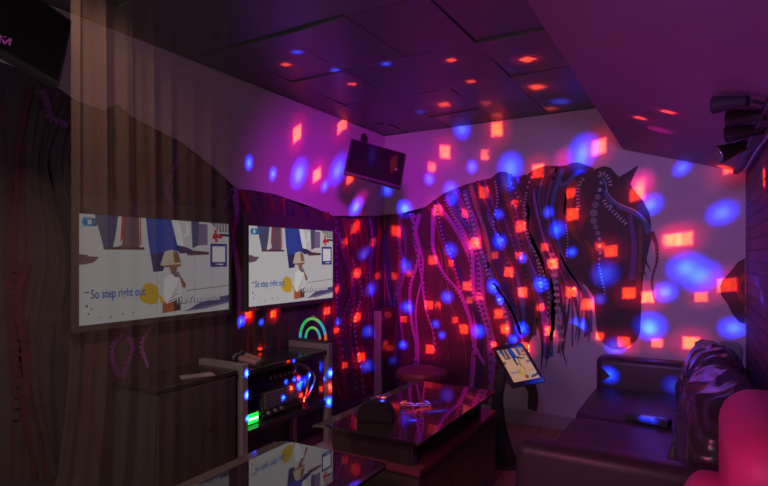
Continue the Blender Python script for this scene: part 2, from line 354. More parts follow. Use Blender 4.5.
strands(WB, gB, 4, 1.1); cols = ['maroon', 'wine', 'black', 'red', 'maroon', 'purple', 'navy', 'rust', 'black', 'wine', 'red']; strands(WL, gL, 5, .8, 9)
# the bolder locks
for w, pts, c, wd, ed in ((WB, [(419, 214), (416, 232), (420, 252), (417, 268), (411, 290), (412, 320), (416, 350), (410, 385)], 'violet', .055, 'black'), (WB, [(433, 208), (433, 232), (435, 252), (446, 275), (460, 292), (470, 318), (474, 345), (484, 365)], 'violet', .060, 'black'),
        (WB, [(446, 197), (455, 215), (466, 235), (474, 255), (474, 285), (482, 308), (492, 335), (498, 360)], 'violet', .05, 'bead'), (WB, [(470, 186), (476, 205), (485, 228), (489, 252), (486, 275)], 'tan', .05, 'red'), (WB, [(453, 196), (458, 212), (470, 228), (482, 250), (490, 268), (499, 292), (512, 312), (520, 335)], 'steel', .07, 'navy'),
        (WB, [(503, 176), (508, 200), (517, 226), (527, 248), (528, 275), (536, 300), (533, 335)], 'rust', .06, 'black'), (WB, [(512, 178), (520, 195), (529, 210), (528, 228), (534, 244), (541, 262), (545, 290)], 'maroon', .055, 'bead'), (WB, [(492, 285), (505, 296), (515, 318), (523, 345)], 'violet', .055, 'navy'),
        (WB, [(538, 172), (531, 190), (529, 214), (534, 240), (546, 268), (553, 300), (549, 340)], 'wine', .07, 'bead'), (WB, [(478, 183), (487, 205), (498, 222), (505, 250), (512, 268)], 'red', .035, 'black'), (WB, [(400, 214), (400, 240), (405, 270), (399, 300), (403, 345)], 'purple', .06, 'black'),
        (WB, [(424, 330), (436, 345), (452, 352), (470, 372)], 'wine', .04, 'black'), (WB, [(497, 178), (500, 200), (496, 226), (505, 240)], 'navy', .04, 'bead'),
        (WL, [(361, 218), (364, 238), (360, 262), (368, 290)], 'red', .035, 'black'), (WL, [(368, 217), (372, 245), (369, 275), (374, 320), (371, 360)], 'violet', .04, 'black'), (WL, [(352, 218), (356, 250), (350, 285), (358, 330), (362, 360)], 'red', .04, 'black'),
        (WL, [(232, 188), (236, 215), (233, 240), (238, 280), (236, 330)], 'violet', .07, 'black'), (WL, [(231, 190), (222, 210), (212, 240)], 'purple', .05, 'black'), (WL, [(178, 150), (174, 168), (165, 190), (170, 205)], 'purple', .05, 'black'),
        (WL, [(38, 92), (48, 105), (52, 120), (66, 128)], 'purple', .06, 'wine'), (WL, [(22, 262), (18, 300), (25, 345), (22, 420)], 'wine', .06, 'wine'), (WL, [(124, 332), (132, 350), (122, 378), (126, 400)], 'purple', .05, 'wine'), (WL, [(150, 325), (141, 345), (146, 368)], 'violet', .035, 'wine'), (WL, [(80, 330), (92, 360), (85, 400), (95, 440)], 'wine', .06, 'wine'), (WL, [(128, 325), (112, 350), (118, 385)], 'purple', .05, 'wine')):
    P = catmull([w.px(*p) for p in pts], 44); ribbon(rib, w, P, wd, c, 14, (.7, .5), .35, 2)
    e = [p+Vector((-wd*.45, 0)) for p in P]; chain(bead, w, e, ed, 16, .011 if ed in ('black', 'wine') else .009, .030 if ed == 'black' else .024, 'disc' if ed == 'black' else 'tooth')
# loose lock ends below the mane and beside the muzzle
for pts, c, wd in (([(551, 300), (553, 325), (549, 352), (545, 368)], 'black', .045), ([(556, 262), (553, 285), (558, 310), (561, 345), (560, 358)], 'grey', .05), ([(572, 290), (578, 312), (580, 330), (577, 345)], 'black', .035), ([(584, 296), (587, 315), (590, 330), (588, 343)], 'maroon', .03),
                   ([(538, 318), (543, 345), (541, 372)], 'black', .04), ([(525, 345), (527, 362), (534, 383)], 'maroon', .04), ([(506, 360), (502, 380), (498, 400)], 'black', .06), ([(562, 305), (566, 325), (563, 348), (567, 366)], 'wine', .035),
                   ([(651, 232), (656, 245), (657, 262), (652, 282), (655, 305)], 'maroon', .032), ([(649, 238), (646, 258), (651, 272)], 'black', .03), ([(645, 240), (643, 262), (647, 280)], 'black', .025), ([(528, 382), (534, 395), (532, 410)], 'black', .09)):
    ribbon(rib, WB, catmull([WB.px(*p) for p in pts], 24), wd, c, 14, (1, .1 if c != 'black' or wd < .08 else .8), .15, 1)
obj('painted_stripe_pattern', rib, PK, mural, world=ORG, normals=False)
# zebra lock beside the jaw
zl = catmull([WB.px(*p) for p in [(551, 246), (553, 262), (556, 285), (558, 310), (562, 340)]], 60)
chain(bead, WB, zl, 'bead', 16, .022, .05, 'tooth')
# bead chains of the head
hd = B()
def hr(pts, wd, c, lay, tp=(1, 1), n=24): ribbon(hd, WB, catmull([WB.px(*p) for p in pts], n), wd, c, lay, tp)
poly(hd, WB, pxB([(617, 178), (628, 172), (638.5, 165), (634, 175), (629, 187), (622, 188)]), 'black', 6)      # ear
hr([(604, 178), (605, 190), (611, 201), (622, 207), (635, 213), (645, 222), (649, 234)], .055, 'steel', 5, (.5, .7))
hr([(606, 182), (608, 193), (618, 203), (636, 211), (646, 221)], .018, 'bead', 6, (.3, .6))
hr([(553, 177), (558, 183), (565, 184), (572, 178), (580, 171), (587, 170)], .040, 'steel', 5, (.6, .8))
hr([(541, 186), (547, 174), (557, 170), (566, 171)], .035, 'tan', 5)
hr([(565, 174), (570, 167), (577, 165.5), (585, 168), (593, 171)], .045, 'maroon', 6)
hr([(561, 174), (557, 185), (561, 200), (557, 222)], .09, 'wine', 4); hr([(575, 180), (568, 205), (572, 230), (590, 250), (596, 285)], .10, 'rust', 4, (.8, .3))
hr([(640, 225), (641, 250), (639, 275), (637, 292), (626, 298)], .04, 'rust', 5, (.6, 1)); hr([(622, 215), (622, 250), (620, 300), (621, 340)], .03, 'black', 5)
hr([(604, 185), (597, 205), (595, 220), (599, 240), (602, 262)], .055, 'navy', 6, (.7, .6))
hr([(630, 215), (634, 245), (632, 280)], .05, 'purple', 5, (.5, .9)); hr([(583, 215), (580, 235), (590, 262)], .05, 'maroon', 5); hr([(610, 215), (612, 240), (608, 270), (607, 330)], .045, 'wine', 5)
poly(hd, WB, pxB([(606, 206), (611, 203), (617, 206), (613, 210), (608, 210)]), 'black', 8); disc(hd, WB, WB.px(611, 206.5), .012, 'bead', 9)      # eye
poly(hd, WB, pxB([(627, 322), (634, 318), (637, 326), (632, 331)]), 'black', 8)                                     # nostril
hr([(600, 338), (608, 341), (616, 343), (622, 342)], .012, 'black', 8)                                           # mouth
for (x, y, r) in ((601, 183, .010), (600, 190, .015), (598, 197, .022), (595.5, 205, .026), (594, 213, .030), (594, 221, .026), (596, 227, .020), (598, 233, .018), (599.5, 239, .014), (600, 246, .013), (600.5, 253, .011), (599.5, 259, .010)):
    disc(bead, WB, WB.px(x, y), r, 'grey' if r > .017 else 'bead', 17, 12)
for k in range(10): disc(bead, WB, WB.px(599+.7*k, 264+3.3*k), .008, 'bead', 17)
for pts in ([(601, 180), (600, 174), (605, 174), (610, 181), (611, 187)], [(603, 197), (607, 206), (614, 212), (621, 219), (627, 225)], [(586, 176), (580, 184), (578, 195), (579, 210)]):
    chain(bead, WB, catmull([WB.px(*p) for p in pts], 60), 'bead', 17, .013, .024, 'tooth')
chain(bead, WB, catmull([WB.px(*p) for p in [(566, 222), (568, 240), (567, 256)]], 60), 'bead', 17, .007, .022)
chain(bead, WB, catmull([WB.px(*p) for p in [(653, 240), (656.5, 250), (656, 265), (652, 284), (655, 303)]], 70), 'tan', 17, .007, .028)
obj('painted_head', hd, PK, mural, world=ORG, normals=False)
obj('painted_dot_pattern', bead, PK, mural, world=ORG, normals=False)
# second painted shape at the right end of the back wall
bm = B()
poly(bm, WB, pxB([(745, 258), (738, 262), (730, 272), (722, 281), (720, 287), (721, 295), (728, 305), (733, 315), (739, 322), (745, 324)]), 'head', 0)
for pts, c in (([(744, 262), (734, 274), (730, 290), (744, 318)], 'wine'), ([(744, 275), (738, 288), (744, 305)], 'rust')): ribbon(bm, WB, catmull([WB.px(*p) for p in pts], 16), .04, c, 3, (.6, .8))
disc(bm, WB, WB.px(727, 284), .02, 'rust', 4)
o = obj('mural_fragment', bm, PK, None, world=(0, YB, 1.2), normals=False); o.location = (0, YB, 1.2)
tag(o, 'small dark painted muzzle shape on the white wall beside the brick corner', 'mural')

# ------------------------------------------------------------------ screens
SK = ['s_'+k for k in scr]; SI = {k: i for i, k in enumerate(scr)}
def text_mesh(body, size, width, mat_name, parent, s_to, lay, name, shear=0, off=.02):
    cu = bpy.data.curves.new('t', 'FONT'); cu.body = body; cu.size = 1; cu.align_x = 'LEFT'; cu.shear = shear; cu.offset = off; cu.resolution_u = 3
    to = bpy.data.objects.new('t', cu); C.objects.link(to); bpy.context.view_layer.update()
    me = bpy.data.meshes.new_from_object(to.evaluated_get(bpy.context.evaluated_depsgraph_get()))
    bm = B(); bm.from_mesh(me); bpy.data.objects.remove(to); bpy.data.curves.remove(cu); bpy.data.meshes.remove(me)
    x0 = min(v.co.x for v in bm.verts); x1 = max(v.co.x for v in bm.verts)
    for v in bm.verts: v.co = s_to((v.co.x-x0)/(x1-x0)*width, v.co.y*size, lay)
    o = obj(name, bm, mat_name, parent, normals=False); return o
def picture(name, parent, tr, W, H, with_text=True, warm=False, pal='s'):
    """tr(a, b, lay) maps metres right / up from the lower left corner to a point"""
    bm = B()
    fs = lambda p: p*.81/(1-p*.19)          # the picture was measured on a screen seen at a slant
    def pg(pts, c, lay):
        f = bm.faces.new([bm.verts.new(tr(fs(s)*W, (1-t)*H, lay)) for s, t in pts]); f.material_index = SI[c]; bmesh.ops.triangulate(bm, faces=[f])
    def el(s, t, rs, rt_, c, lay, n=14): pg([(s+rs*math.cos(2*PI*k/n), t+rt_*math.sin(2*PI*k/n)) for k in range(n)], c, lay)
    pg([(0, 0), (1, 0), (1, 1), (0, 1)], 'bg', 0)
    pg([(0, .32), (1, .36), (1, .72), (0, .95)], 'bg2', 1) if False else None
    pg([(.11, 0), (.25, 0), (.235, .16), (.215, .30), (.165, .31), (.135, .18)], 'dkblue', 2)
    pg([(.10, 0), (.11, 0), (.165, .31), (.157, .30)], 'brown', 3)
    pg([(.28, 0), (.385, 0), (.39, .29), (.235, .31), (.232, .295), (.275, .27)], 'plum', 2)
    pg([(.15, .295), (.42, .29), (.42, .315), (.16, .318)], 'brown', 4)
    pg([(.272, 0), (.284, 0), (.278, .20), (.262, .26)], 'red', 3); pg([(.388, 0), (.396, 0), (.402, .27), (.392, .27)], 'red', 3)
    pg([(.43, 0), (.625, 0), (.645, .12), (.64, .34), (.585, .35), (.545, .53), (.48, .54), (.46, .35), (.445, .22)], 'blue', 2)
    pg([(.46, .36), (.56, .34), (.545, .53), (.48, .54)], 'navy', 3)
    pg([(.60, 0), (.65, 0), (.675, .14), (.685, .28), (.645, .28), (.63, .14)], 'white', 4); pg([(.70, .03), (.722, .05), (.725, .14), (.69, .18), (.685, .15), (.705, .12)], 'white', 4)
    pg([(.635, .26), (.70, .28), (.745, .31), (.74, .34), (.66, .35), (.64, .32)], 'navy', 5)
    pg([(.735, .0), (.79, 0), (.785, .26), (.745, .29)], 'dkblue', 2); pg([(.79, .02), (.85, .02), (.85, .25), (.785, .26)], 'violet', 2)
    pg([(.70, .31), (.86, .33), (.86, .36), (.71, .37)], 'brown', 4)
    pg([(.87, .0), (1, 0), (1, .10), (.93, .10)], 'stripe', 2)
    for k in range(5): pg([(.905+.02*k, .0), (.912+.02*k, 0), (.912+.02*k, .09), (.905+.02*k, .09)], 'bg', 3)
    pg([(.93, .115), (1, .12), (1, .15), (.94, .145)], 'navy', 3)
    pg([(0, .37), (.05, .38), (.13, .385), (.09, .44), (.03, .455), (0, .455)], 'plum', 2); pg([(0, .362), (.06, .37), (.05, .38), (0, .375)], 'brown', 3)
    pg([(.70, .745), (1, .715), (1, .722), (.70, .752)], 'brown', 2)
    # hat, face, shirt, arm, trousers, fan of the small singer
    pg([(.525, .47), (.54, .40), (.555, .33), (.60, .31), (.645, .335), (.66, .41), (.675, .46), (.655, .485), (.55, .48)], 'hat', 6)
    pg([(.61, .33), (.645, .335), (.66, .41), (.665, .44), (.62, .45)], 'skin', 7); pg([(.55, .475), (.67, .46), (.655, .49), (.56, .495)], 'skin', 7)
    pg([(.585, .49), (.64, .49), (.635, .555), (.60, .565)], 'skin', 6); pg([(.60, .56), (.65, .54), (.66, .60), (.625, .60)], 'stripe', 7)
    pg([(.555, .60), (.60, .56), (.655, .59), (.665, .70), (.66, .83), (.565, .87), (.545, .75)], 'white', 5)
    for k in range(6): pg([(.575+.012*k, .86-.033*k), (.655, .81-.040*k), (.655, .80-.040*k), (.58+.012*k, .845-.033*k)], 'stripe', 6)
    pg([(.655, .57), (.675, .62), (.70, .68), (.695, .72), (.675, .71), (.66, .64)], 'skin', 7)
    pg([(.54, .85), (.66, .82), (.665, .95), (.54, .965)], 'orange', 4); pg([(.61, .84), (.66, .82), (.665, .95), (.62, .955)], 'brown', 5)
    pg([(.40, .72), (.415, .66), (.45, .645), (.485, .66), (.51, .69), (.50, .74), (.515, .80), (.50, .86), (.46, .865), (.41, .83), (.385, .79)], 'yellow', 5)
    pg([(.51, .76), (.54, .80), (.55, .87), (.53, .86)], 'yellow', 6)
    # dark corner, specks
    pg([(.78, .90), (.86, .86), (1, .83), (1, .92), (.88, .95), (.70, .97)], 'dkblue', 2); pg([(.66, .965), (.80, .94), (1, .90), (1, .915), (.82, .965)], 'violet', 3)
    for s, t, r in ((.05, .83, .008), (.08, .86, .005), (.06, .90, .006), (.20, .95, .006), (.28, .93, .006), (.14, .945, .004), (.35, .93, .005)): el(s, t, r, r*1.5, 'brown', 2, 8)
    pg([(.035, .70), (.065, .70), (.065, .712), (.035, .712)], 'brown', 2)
    # badge, red emblem, framed square panel
    pg([(.03, .03), (.10, .03), (.12, .05), (.12, .09), (.10, .11), (.03, .11), (.015, .07)], 'cyan', 8); el(.098, .07, .018, .032, 'navy', 9, 12); el(.095, .07, .010, .02, 'cyan', 10, 10)
    pg([(.035, .05), (.045, .05), (.045, .09), (.035, .09)], 'qr', 9); pg([(.055, .05), (.078, .05), (.078, .062), (.062, .066), (.078, .09), (.055, .09)], 'bg', 9)
    el(.905, .095, .012, .02, 'orange', 8); pg([(.88, .15), (.90, .11), (.925, .125), (.955, .15), (.95, .175), (.92, .17), (.905, .185), (.885, .185)], 'red', 9); pg([(.905, .18), (.925, .185), (.915, .22), (.90, .215)], 'red', 9)
    pg([(.868, .235), (.985, .235), (.985, .50), (.868, .50)], 'qr', 8); pg([(.882, .265), (.972, .265), (.972, .445), (.882, .445)], 'white', 9); pg([(.905, .462), (.918, .462), (.918, .48), (.905, .48)], 'yellow', 9); pg([(.925, .464), (.96, .464), (.96, .478), (.925, .478)], 'white', 9)
    so = obj(name, bm, [('s_peach' if warm and k in ('s_bg', 's_white') else pal+k[1:]) for k in SK], parent, normals=False)
    if with_text:
        text_mesh('So step right out', .118*H, .315*W, pal+'_text', so, lambda a, b_, l: tr(.060*W+a, .235*H+b_+a*.0, l), 11, 'lyric_text')
        text_mesh('There\u2019s no amount', .098*H, .345*W, pal+'_navy', so, lambda a, b_, l: tr(.578*W+a+.003*W, .125*H+b_-.004*H, l), 11, 'lyric_text_shadow', off=.075)
        text_mesh('There\u2019s no amount', .098*H, .345*W, pal+'_white', so, lambda a, b_, l: tr(.578*W+a, .125*H+b_, l), 12, 'lyric_text')
    return so

# ------------------------------------------------------------------ televisions on the left wall
TW, THt = .918, .5215
def make_tv(label, y, pal):
    t = thing('television', label, 'television', (XL, y, 1.301), (0, 0, PI/2), 'karaoke televisions on the left wall')
    bm = B(); box(bm, (-TW/2-.022, -.055, -THt/2-.03), (TW/2+.022, -.022, THt/2+.085), .006); box(bm, (-.3, -.024, -.2), (.3, -.0165, .2), .002); obj('housing', bm, 'bezel', t)
    bm = B()
    for lo, hi in (((-TW/2-.022, -.060, -THt/2-.03), (-TW/2, -.054, THt/2+.085)), ((TW/2, -.060, -THt/2-.03), (TW/2+.022, -.054, THt/2+.085)), ((-TW/2, -.060, -THt/2-.03), (TW/2, -.054, -THt/2)), ((-TW/2, -.060, THt/2), (TW/2, -.054, THt/2+.085))): box(bm, lo, hi, .001, 1)
    obj('bezel', bm, 'bezel', t)
    picture('screen', t, lambda a, b_, l: Vector((-TW/2+a, -.0556-.00025*l, -THt/2+b_)), TW, THt, pal=pal)
    bm = B(); box(bm, (-.12, -.018, -.12), (.12, -.0135, .12)); obj('bracket_plate', bm, 'darkmetal', t)
    return t
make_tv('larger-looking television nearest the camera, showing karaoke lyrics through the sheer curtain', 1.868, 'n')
make_tv('second karaoke television, farther along the left wall above the steel-framed console', 2.953, 's')

# ------------------------------------------------------------------ tilted monitors under the ceiling
def frame_from(p_tl, p_tr, p_bl):
    ex = (p_tr-p_tl).normalized(); ez = (p_tl-p_bl); ez = (ez-ex*ez.dot(ex)).normalized(); ey = ez.cross(ex)
    return Matrix((ex, ey, ez)).transposed()
def monitor(name, label, R, cen, w, h, mount, sign=False):
    t = thing(name, label, 'monitor', cen, R.to_euler(), 'tilted monitors under the ceiling')
    bm = B(); box(bm, (-w/2, -.012, -h/2), (w/2, .028, h/2), .006); box(bm, (-w*.32, .026, -h*.3), (w*.32, .05, h*.3), .008); obj('housing', bm, 'black', t)
    bm = B(); box(bm, (-w/2+.012, -.0145, -h/2+.014), (w/2-.012, -.0115, h/2-.012), .001, 1); s = obj('screen', bm, 'screen_off', t)
    Ri = R.transposed()
    a = Ri @ (Vector(mount)-Vector(cen))
    bm = B(); tube(bm, [(0, .05, 0), (0, .09, .02), a.lerp(Vector((0, .09, .05)), .4), a], .012, 8, 20); sphere(bm, (0, .055, 0), .03); obj('bracket_arm', bm, 'darkmetal', t, True)
    bm = B(); cyl(bm, a, a+Ri @ Vector((.012, 0, 0)), .05); obj('bracket_plate', bm, 'darkmetal', t)
    return t, s
d0 = 4.0
tl, tr_, br_ = atD(353, 139.5, 3.93), atD(408, 155, 4.0), atD(399, 188, 3.86); bl = tl+br_-tr_
R = frame_from(tl, tr_, bl); cen = (tl+br_)/2
mo, s = monitor('ceiling_monitor', 'small black monitor tilted down from the corner where the left and back walls meet', R, cen, (tr_-tl).length, (tr_-br_).length, (XL+.004, 3.95, 2.40))
bm = B(); sphere(bm, ((tr_-tl).length*.36, -.0145, -.01), .008, (1, .3, 1)); obj('indicator_light', bm, 'dot', mo)
R2 = Matrix(((-.06, -.985, .16), (.998, -.05, .04), (-.03, .16, .985)))
trp = atD(71, 22, 2.10); brp = atD(58, 87, 2.00); hh = (trp-brp).length; wid = .62
ez = (trp-brp).normalized(); ex = Vector((-.10, .99, 0)); ex = (ex-ez*ex.dot(ez)).normalized(); ey = ez.cross(ex); R2 = Matrix((ex, ey, ez)).transposed()
cen2 = trp-ex*wid/2-ez*hh/2
mo2, s2 = monitor('ceiling_monitor', 'large black monitor with magenta lettering, tilted high on the left wall above the mural', R2, cen2, wid, hh, (XL+.004, cen2.y, 2.25))
# magenta stroke lettering on its face (only the end of the word is in the picture)
bm = B(); Ri2 = R2.transposed()
def onface(x, y):
    d = ray(x, y); n = R2 @ Vector((0, 1, 0)); p0 = cen2 + R2 @ Vector((0, -.0150, 0)); o_ = Vector((0, 0, EYE)); k = (p0-o_).dot(n)/d.dot(n)
    return Ri2 @ (o_ + d*k - cen2)
def stroke(a, b_, w_=.006):
    a, b_ = onface(*a), onface(*b_); t = (b_-a).normalized(); n = Vector((0, 1, 0)).cross(t)*w_*.5; f = Vector((0, -.003, 0))
    lo = [a+n, b_+n, b_-n, a-n]; v0 = [bm.verts.new(p) for p in lo]; v1 = [bm.verts.new(p+f) for p in lo]
    bm.faces.new(v0); bm.faces.new(v1[::-1])
    for i in range(4): bm.faces.new((v0[i], v0[(i+1) % 4], v1[(i+1) % 4], v1[i]))
for a, b_ in (((-6, 35), (-6, 45)), ((-6, 35), (-1, 43)), ((-1, 43), (0, 35.5)), ((0, 35.5), (1.5, 38)), ((4.2, 36.3), (5.4, 37.6)), ((2.5, 39.5), (3.8, 43.8)), ((3.8, 43.8), (10, 38.8)), ((10.4, 38.8), (9.2, 45.2))): stroke(a, b_)
obj('lettering', bm, 'magenta_sign', mo2)

# ------------------------------------------------------------------ left: cabinet, console and what stands on them
t = thing('storage_cabinet', 'low black two-door cabinet under the first television, left of the steel-framed console', 'cabinet', (-2.32, 1.84, 0))
W0 = (-2.32, 1.84, 0)
bm = B(); box(bm, (-2.49, 1.60, .04), (-2.165, 2.09, .72), .004); box(bm, (-2.47, 1.62, 0), (-2.19, 2.07, .04)); obj('body', bm, 'black', t, world=W0)
bm = B(); box(bm, (-2.495, 1.59, .72), (-2.145, 2.10, .745), .005); obj('top_panel', bm, 'desk', t, world=W0)
for y0, y1, hy in ((1.604, 1.868, 1.85), (1.874, 2.086, 1.892)):
    bm = B(); box(bm, (-2.165, y0, .05), (-2.147, y1, .712), .003); dr = obj('door', bm, 'black', t, world=W0)
    bm = B(); tube(bm, [(-2.147, hy, .60), (-2.128, hy, .60), (-2.128, hy, .50), (-2.147, hy, .50)], .004, 6, 18); obj('handle', bm, 'darkmetal', dr, world=W0)
a, b_ = atZ(180, 376.5, .752), atZ(214, 373, .752)
bm = B(); q = math.atan2((b_-a).y, (b_-a).x); L = (b_-a).length
box(bm, (-L/2, -.04, 0), (L/2, .04, .004), .001, 1); box(bm, (L*.14, -.03, .004), (L*.42, .02, .010), .002)
o = obj('card', bm, 'silver'); o.location = ((a+b_)/2).x, ((a+b_)/2).y, .7455; o.rotation_euler = (0, 0, q); tag(o, 'flat silver card with a folded slip lying on the black cabinet', 'card')

W0 = (-2.31, 2.54, 0)
t = thing('console_table', 'narrow black console table with two raised steel U-shaped end frames', 'console', W0)
for y in (2.145, 2.94):
    bm = B(); box(bm, (-2.485, y-.022, .726), (-2.135, y+.022, .768), .003); box(bm, (-2.177, y-.022, 0), (-2.135, y+.022, .728), .003); box(bm, (-2.485, y-.022, 0), (-2.443, y+.022, .728), .003); obj('end_frame', bm, 'tube', t, world=W0)
bm = B(); box(bm, (-2.49, 2.168, .698), (-2.145, 2.917, .726), .003); obj('tabletop', bm, 'desk', t, world=W0)
bm = B(); box(bm, (-2.49, 2.168, .355), (-2.15, 2.917, .385), .003); obj('lower_shelf', bm, 'gloss', t, world=W0)
bm = B(); box(bm, (-2.49, 2.168, .385), (-2.478, 2.917, .70)); obj('back_panel', bm, 'black', t, world=W0)
# amplifier + mixer + leads
W0 = (-2.32, 2.56, .386)
t = thing('amplifier', 'black amplifier with a perforated front on the lower shelf of the console', 'amplifier', W0)
bm = B(); box(bm, (-2.46, 2.36, .398), (-2.205, 2.74, .552), .004); obj('body', bm, 'black', t, world=W0)
bm = B(); box(bm, (-2.206, 2.372, .45), (-2.198, 2.70, .545), .001, 1); obj('grille', bm, 'grille', t, world=W0)
for y in (2.38, 2.72):
    for x in (-2.44, -2.23):
        bm = B(); cyl(bm, (x, y, .386), (x, y, .399), .014); obj('foot', bm, 'darkmetal', t, world=W0)
for y in (2.40, 2.46, 2.52):
    bm = B(); cyl(bm, (-2.205, y, .425), (-2.188, y, .425), .012, .010); obj('knob', bm, 'tube', t, world=W0)
W0 = (-2.33, 2.60, .553)
t = thing('audio_mixer', 'small audio mixer with knobs lying on top of the black amplifier', 'mixer', W0)
bm = B(); vs = [(-2.43, .553), (-2.215, .553), (-2.215, .585), (-2.40, .655), (-2.43, .655)]
A_ = [bm.verts.new((x, 2.46, z)) for x, z in vs]; B_ = [bm.verts.new((x, 2.73, z)) for x, z in vs]; bm.faces.new(A_[::-1]); bm.faces.new(B_)
for i in range(5): bm.faces.new((A_[i], A_[(i+1) % 5], B_[(i+1) % 5], B_[i]))
obj('body', bm, 'black', t, world=W0)
for i in range(6):
    for j in range(2):
        f = .25+.45*j; x = -2.215-.185*f; z = .585+.07*f; y = 2.485+.044*i
        bm = B(); cyl(bm, (x, y, z-.002), (x+.006, y, z+.016), .009, .007, 12); obj('knob', bm, 'silver', t, world=W0)
bm = B()
tube(bm, [(-2.24, 2.78, .393), (-2.22, 2.80, .50), (-2.20, 2.79, .62), (-2.28, 2.74, .66)], .006, 8, 24); o = obj('audio_cable', bm, 'silver', None, True); tag(o, 'audio lead looping up from the console shelf to the mixer back, right of its knobs', 'cable')
bm = B(); tube(bm, [(-2.28, 2.85, .394), (-2.22, 2.84, .47), (-2.21, 2.86, .56), (-2.32, 2.86, .60), (-2.40, 2.85, .48)], .007, 8, 24); o = obj('audio_cable', bm, 'silver', None, True); tag(o, 'thick lead arched beside the right end frame inside the console', 'cable')
# small box with a green light
W0 = (-2.31, 2.29, .386)
t = thing('light_box', 'small black box with a glowing green front beside the left end frame of the console', 'device', W0)
bm = B(); box(bm, (-2.42, 2.24, .386), (-2.218, 2.34, .455), .004); obj('body', bm, 'black', t, world=W0)
bm = B(); box(bm, (-2.219, 2.247, .390), (-2.215, 2.333, .448), .001, 1); p = obj('green_panel', bm, 'green_led', t, world=W0)
bm = B(); box(bm, (-2.2155, 2.253, .412), (-2.212, 2.327, .424), .001, 1); obj('light_bar', bm, 'green_bar', p, world=W0)

# microphones
def mic_mesh(t):
    bm = B(); lathe(bm, [(.010, 0), (.0155, .004), (.0165, .05), (.019, .14), (.0205, .165), (.0205, .17)], 20); obj('handle', bm, 'gold', t, True)
    bm = B(); lathe(bm, [(.022, .168), (.0245, .176), (.0255, .19), (.0255, .196), (.024, .203)], 20); obj('collar', bm, 'darkmetal', t, True)
    bm = B(); sphere(bm, (0, 0, .222), .026, (1, 1, .95), n=18); obj('grille_head', bm, 'grille', t, True)
    bm = B(); lathe(bm, [(.011, -.022), (.0155, -.018), (.0155, 0)], 18); obj('end_cap', bm, 'black', t, True)
    bm = B(); box(bm, (-.005, -.022, .10), (.005, -.016, .125), .002); obj('switch', bm, 'darkmetal', t)
def mic_place(tail, headp, lift=.0265):
    a = atZ(*tail, .752); b_ = atZ(*headp, .752); d = (b_-a); d.z = 0; d.normalize(); d.z = .043; d.normalize()
    return Vector((a.x, a.y, .726+.0178)), d.to_track_quat('Z', 'Y').to_euler()
l1, r1 = mic_place((257.5, 362.5), (233, 357)); l2, r2 = mic_place((263, 360), (240, 354.8))
t = thing('microphone', 'rose-gold microphone lying in front on the console top, nearer the steel frame', 'microphone', l1, r1, 'microphones on the console'); mic_mesh(t)
dup(t, l2 + Vector((-.02, .015, 0)), r2, 'rose-gold microphone lying behind the other one on the console, nearer the mural')
# nested rainbow arches, an ornament; the coloured light on them is added glow
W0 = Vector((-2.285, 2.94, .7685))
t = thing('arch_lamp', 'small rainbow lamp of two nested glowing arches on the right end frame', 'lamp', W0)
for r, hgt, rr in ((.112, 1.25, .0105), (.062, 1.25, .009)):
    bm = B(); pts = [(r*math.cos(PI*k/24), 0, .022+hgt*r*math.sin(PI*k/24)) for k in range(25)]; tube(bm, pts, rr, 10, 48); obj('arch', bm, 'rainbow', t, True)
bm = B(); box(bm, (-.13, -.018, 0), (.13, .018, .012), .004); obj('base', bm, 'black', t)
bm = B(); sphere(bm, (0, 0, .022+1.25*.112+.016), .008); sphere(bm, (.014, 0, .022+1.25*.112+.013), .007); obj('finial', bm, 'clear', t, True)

# tower speaker in the corner, round stool
W0 = (-2.315, 4.02, 0)
t = thing('tower_speaker', 'slim black floor-standing speaker in the far left corner', 'speaker', W0)
bm = B(); box(bm, (-2.36, 3.875, .03), (-2.272, 4.16, .925), .006); obj('cabinet_body', bm, 'gloss', t, world=W0)
bm = B(); box(bm, (-2.375, 3.86, 0), (-2.257, 4.175, .03), .004); obj('plinth', bm, 'black', t, world=W0)
bm = B(); box(bm, (-2.352, 3.868, .12), (-2.280, 3.876, .90), .003); obj('front_grille', bm, 'grille', t, world=W0)
W0 = (-1.89, 3.86, 0)
t = thing('round_stool', 'round dark padded stool behind the coffee table, below the mane', 'stool', W0)
bm = B(); lathe(bm, [(.17, .38), (.203, .385), (.208, .40), (.208, .432), (.198, .448), (.15, .456), (0.01, .458)], 40); obj('seat', bm, 'stool', t, True)
bm = B(); lathe(bm, [(.15, .02), (.15, .38)], 32); obj('drum_base', bm, 'black', t, True)
bm = B(); lathe(bm, [(.17, 0), (.175, .006), (.165, .02)], 32); obj('foot_ring', bm, 'darkmetal', t, True)

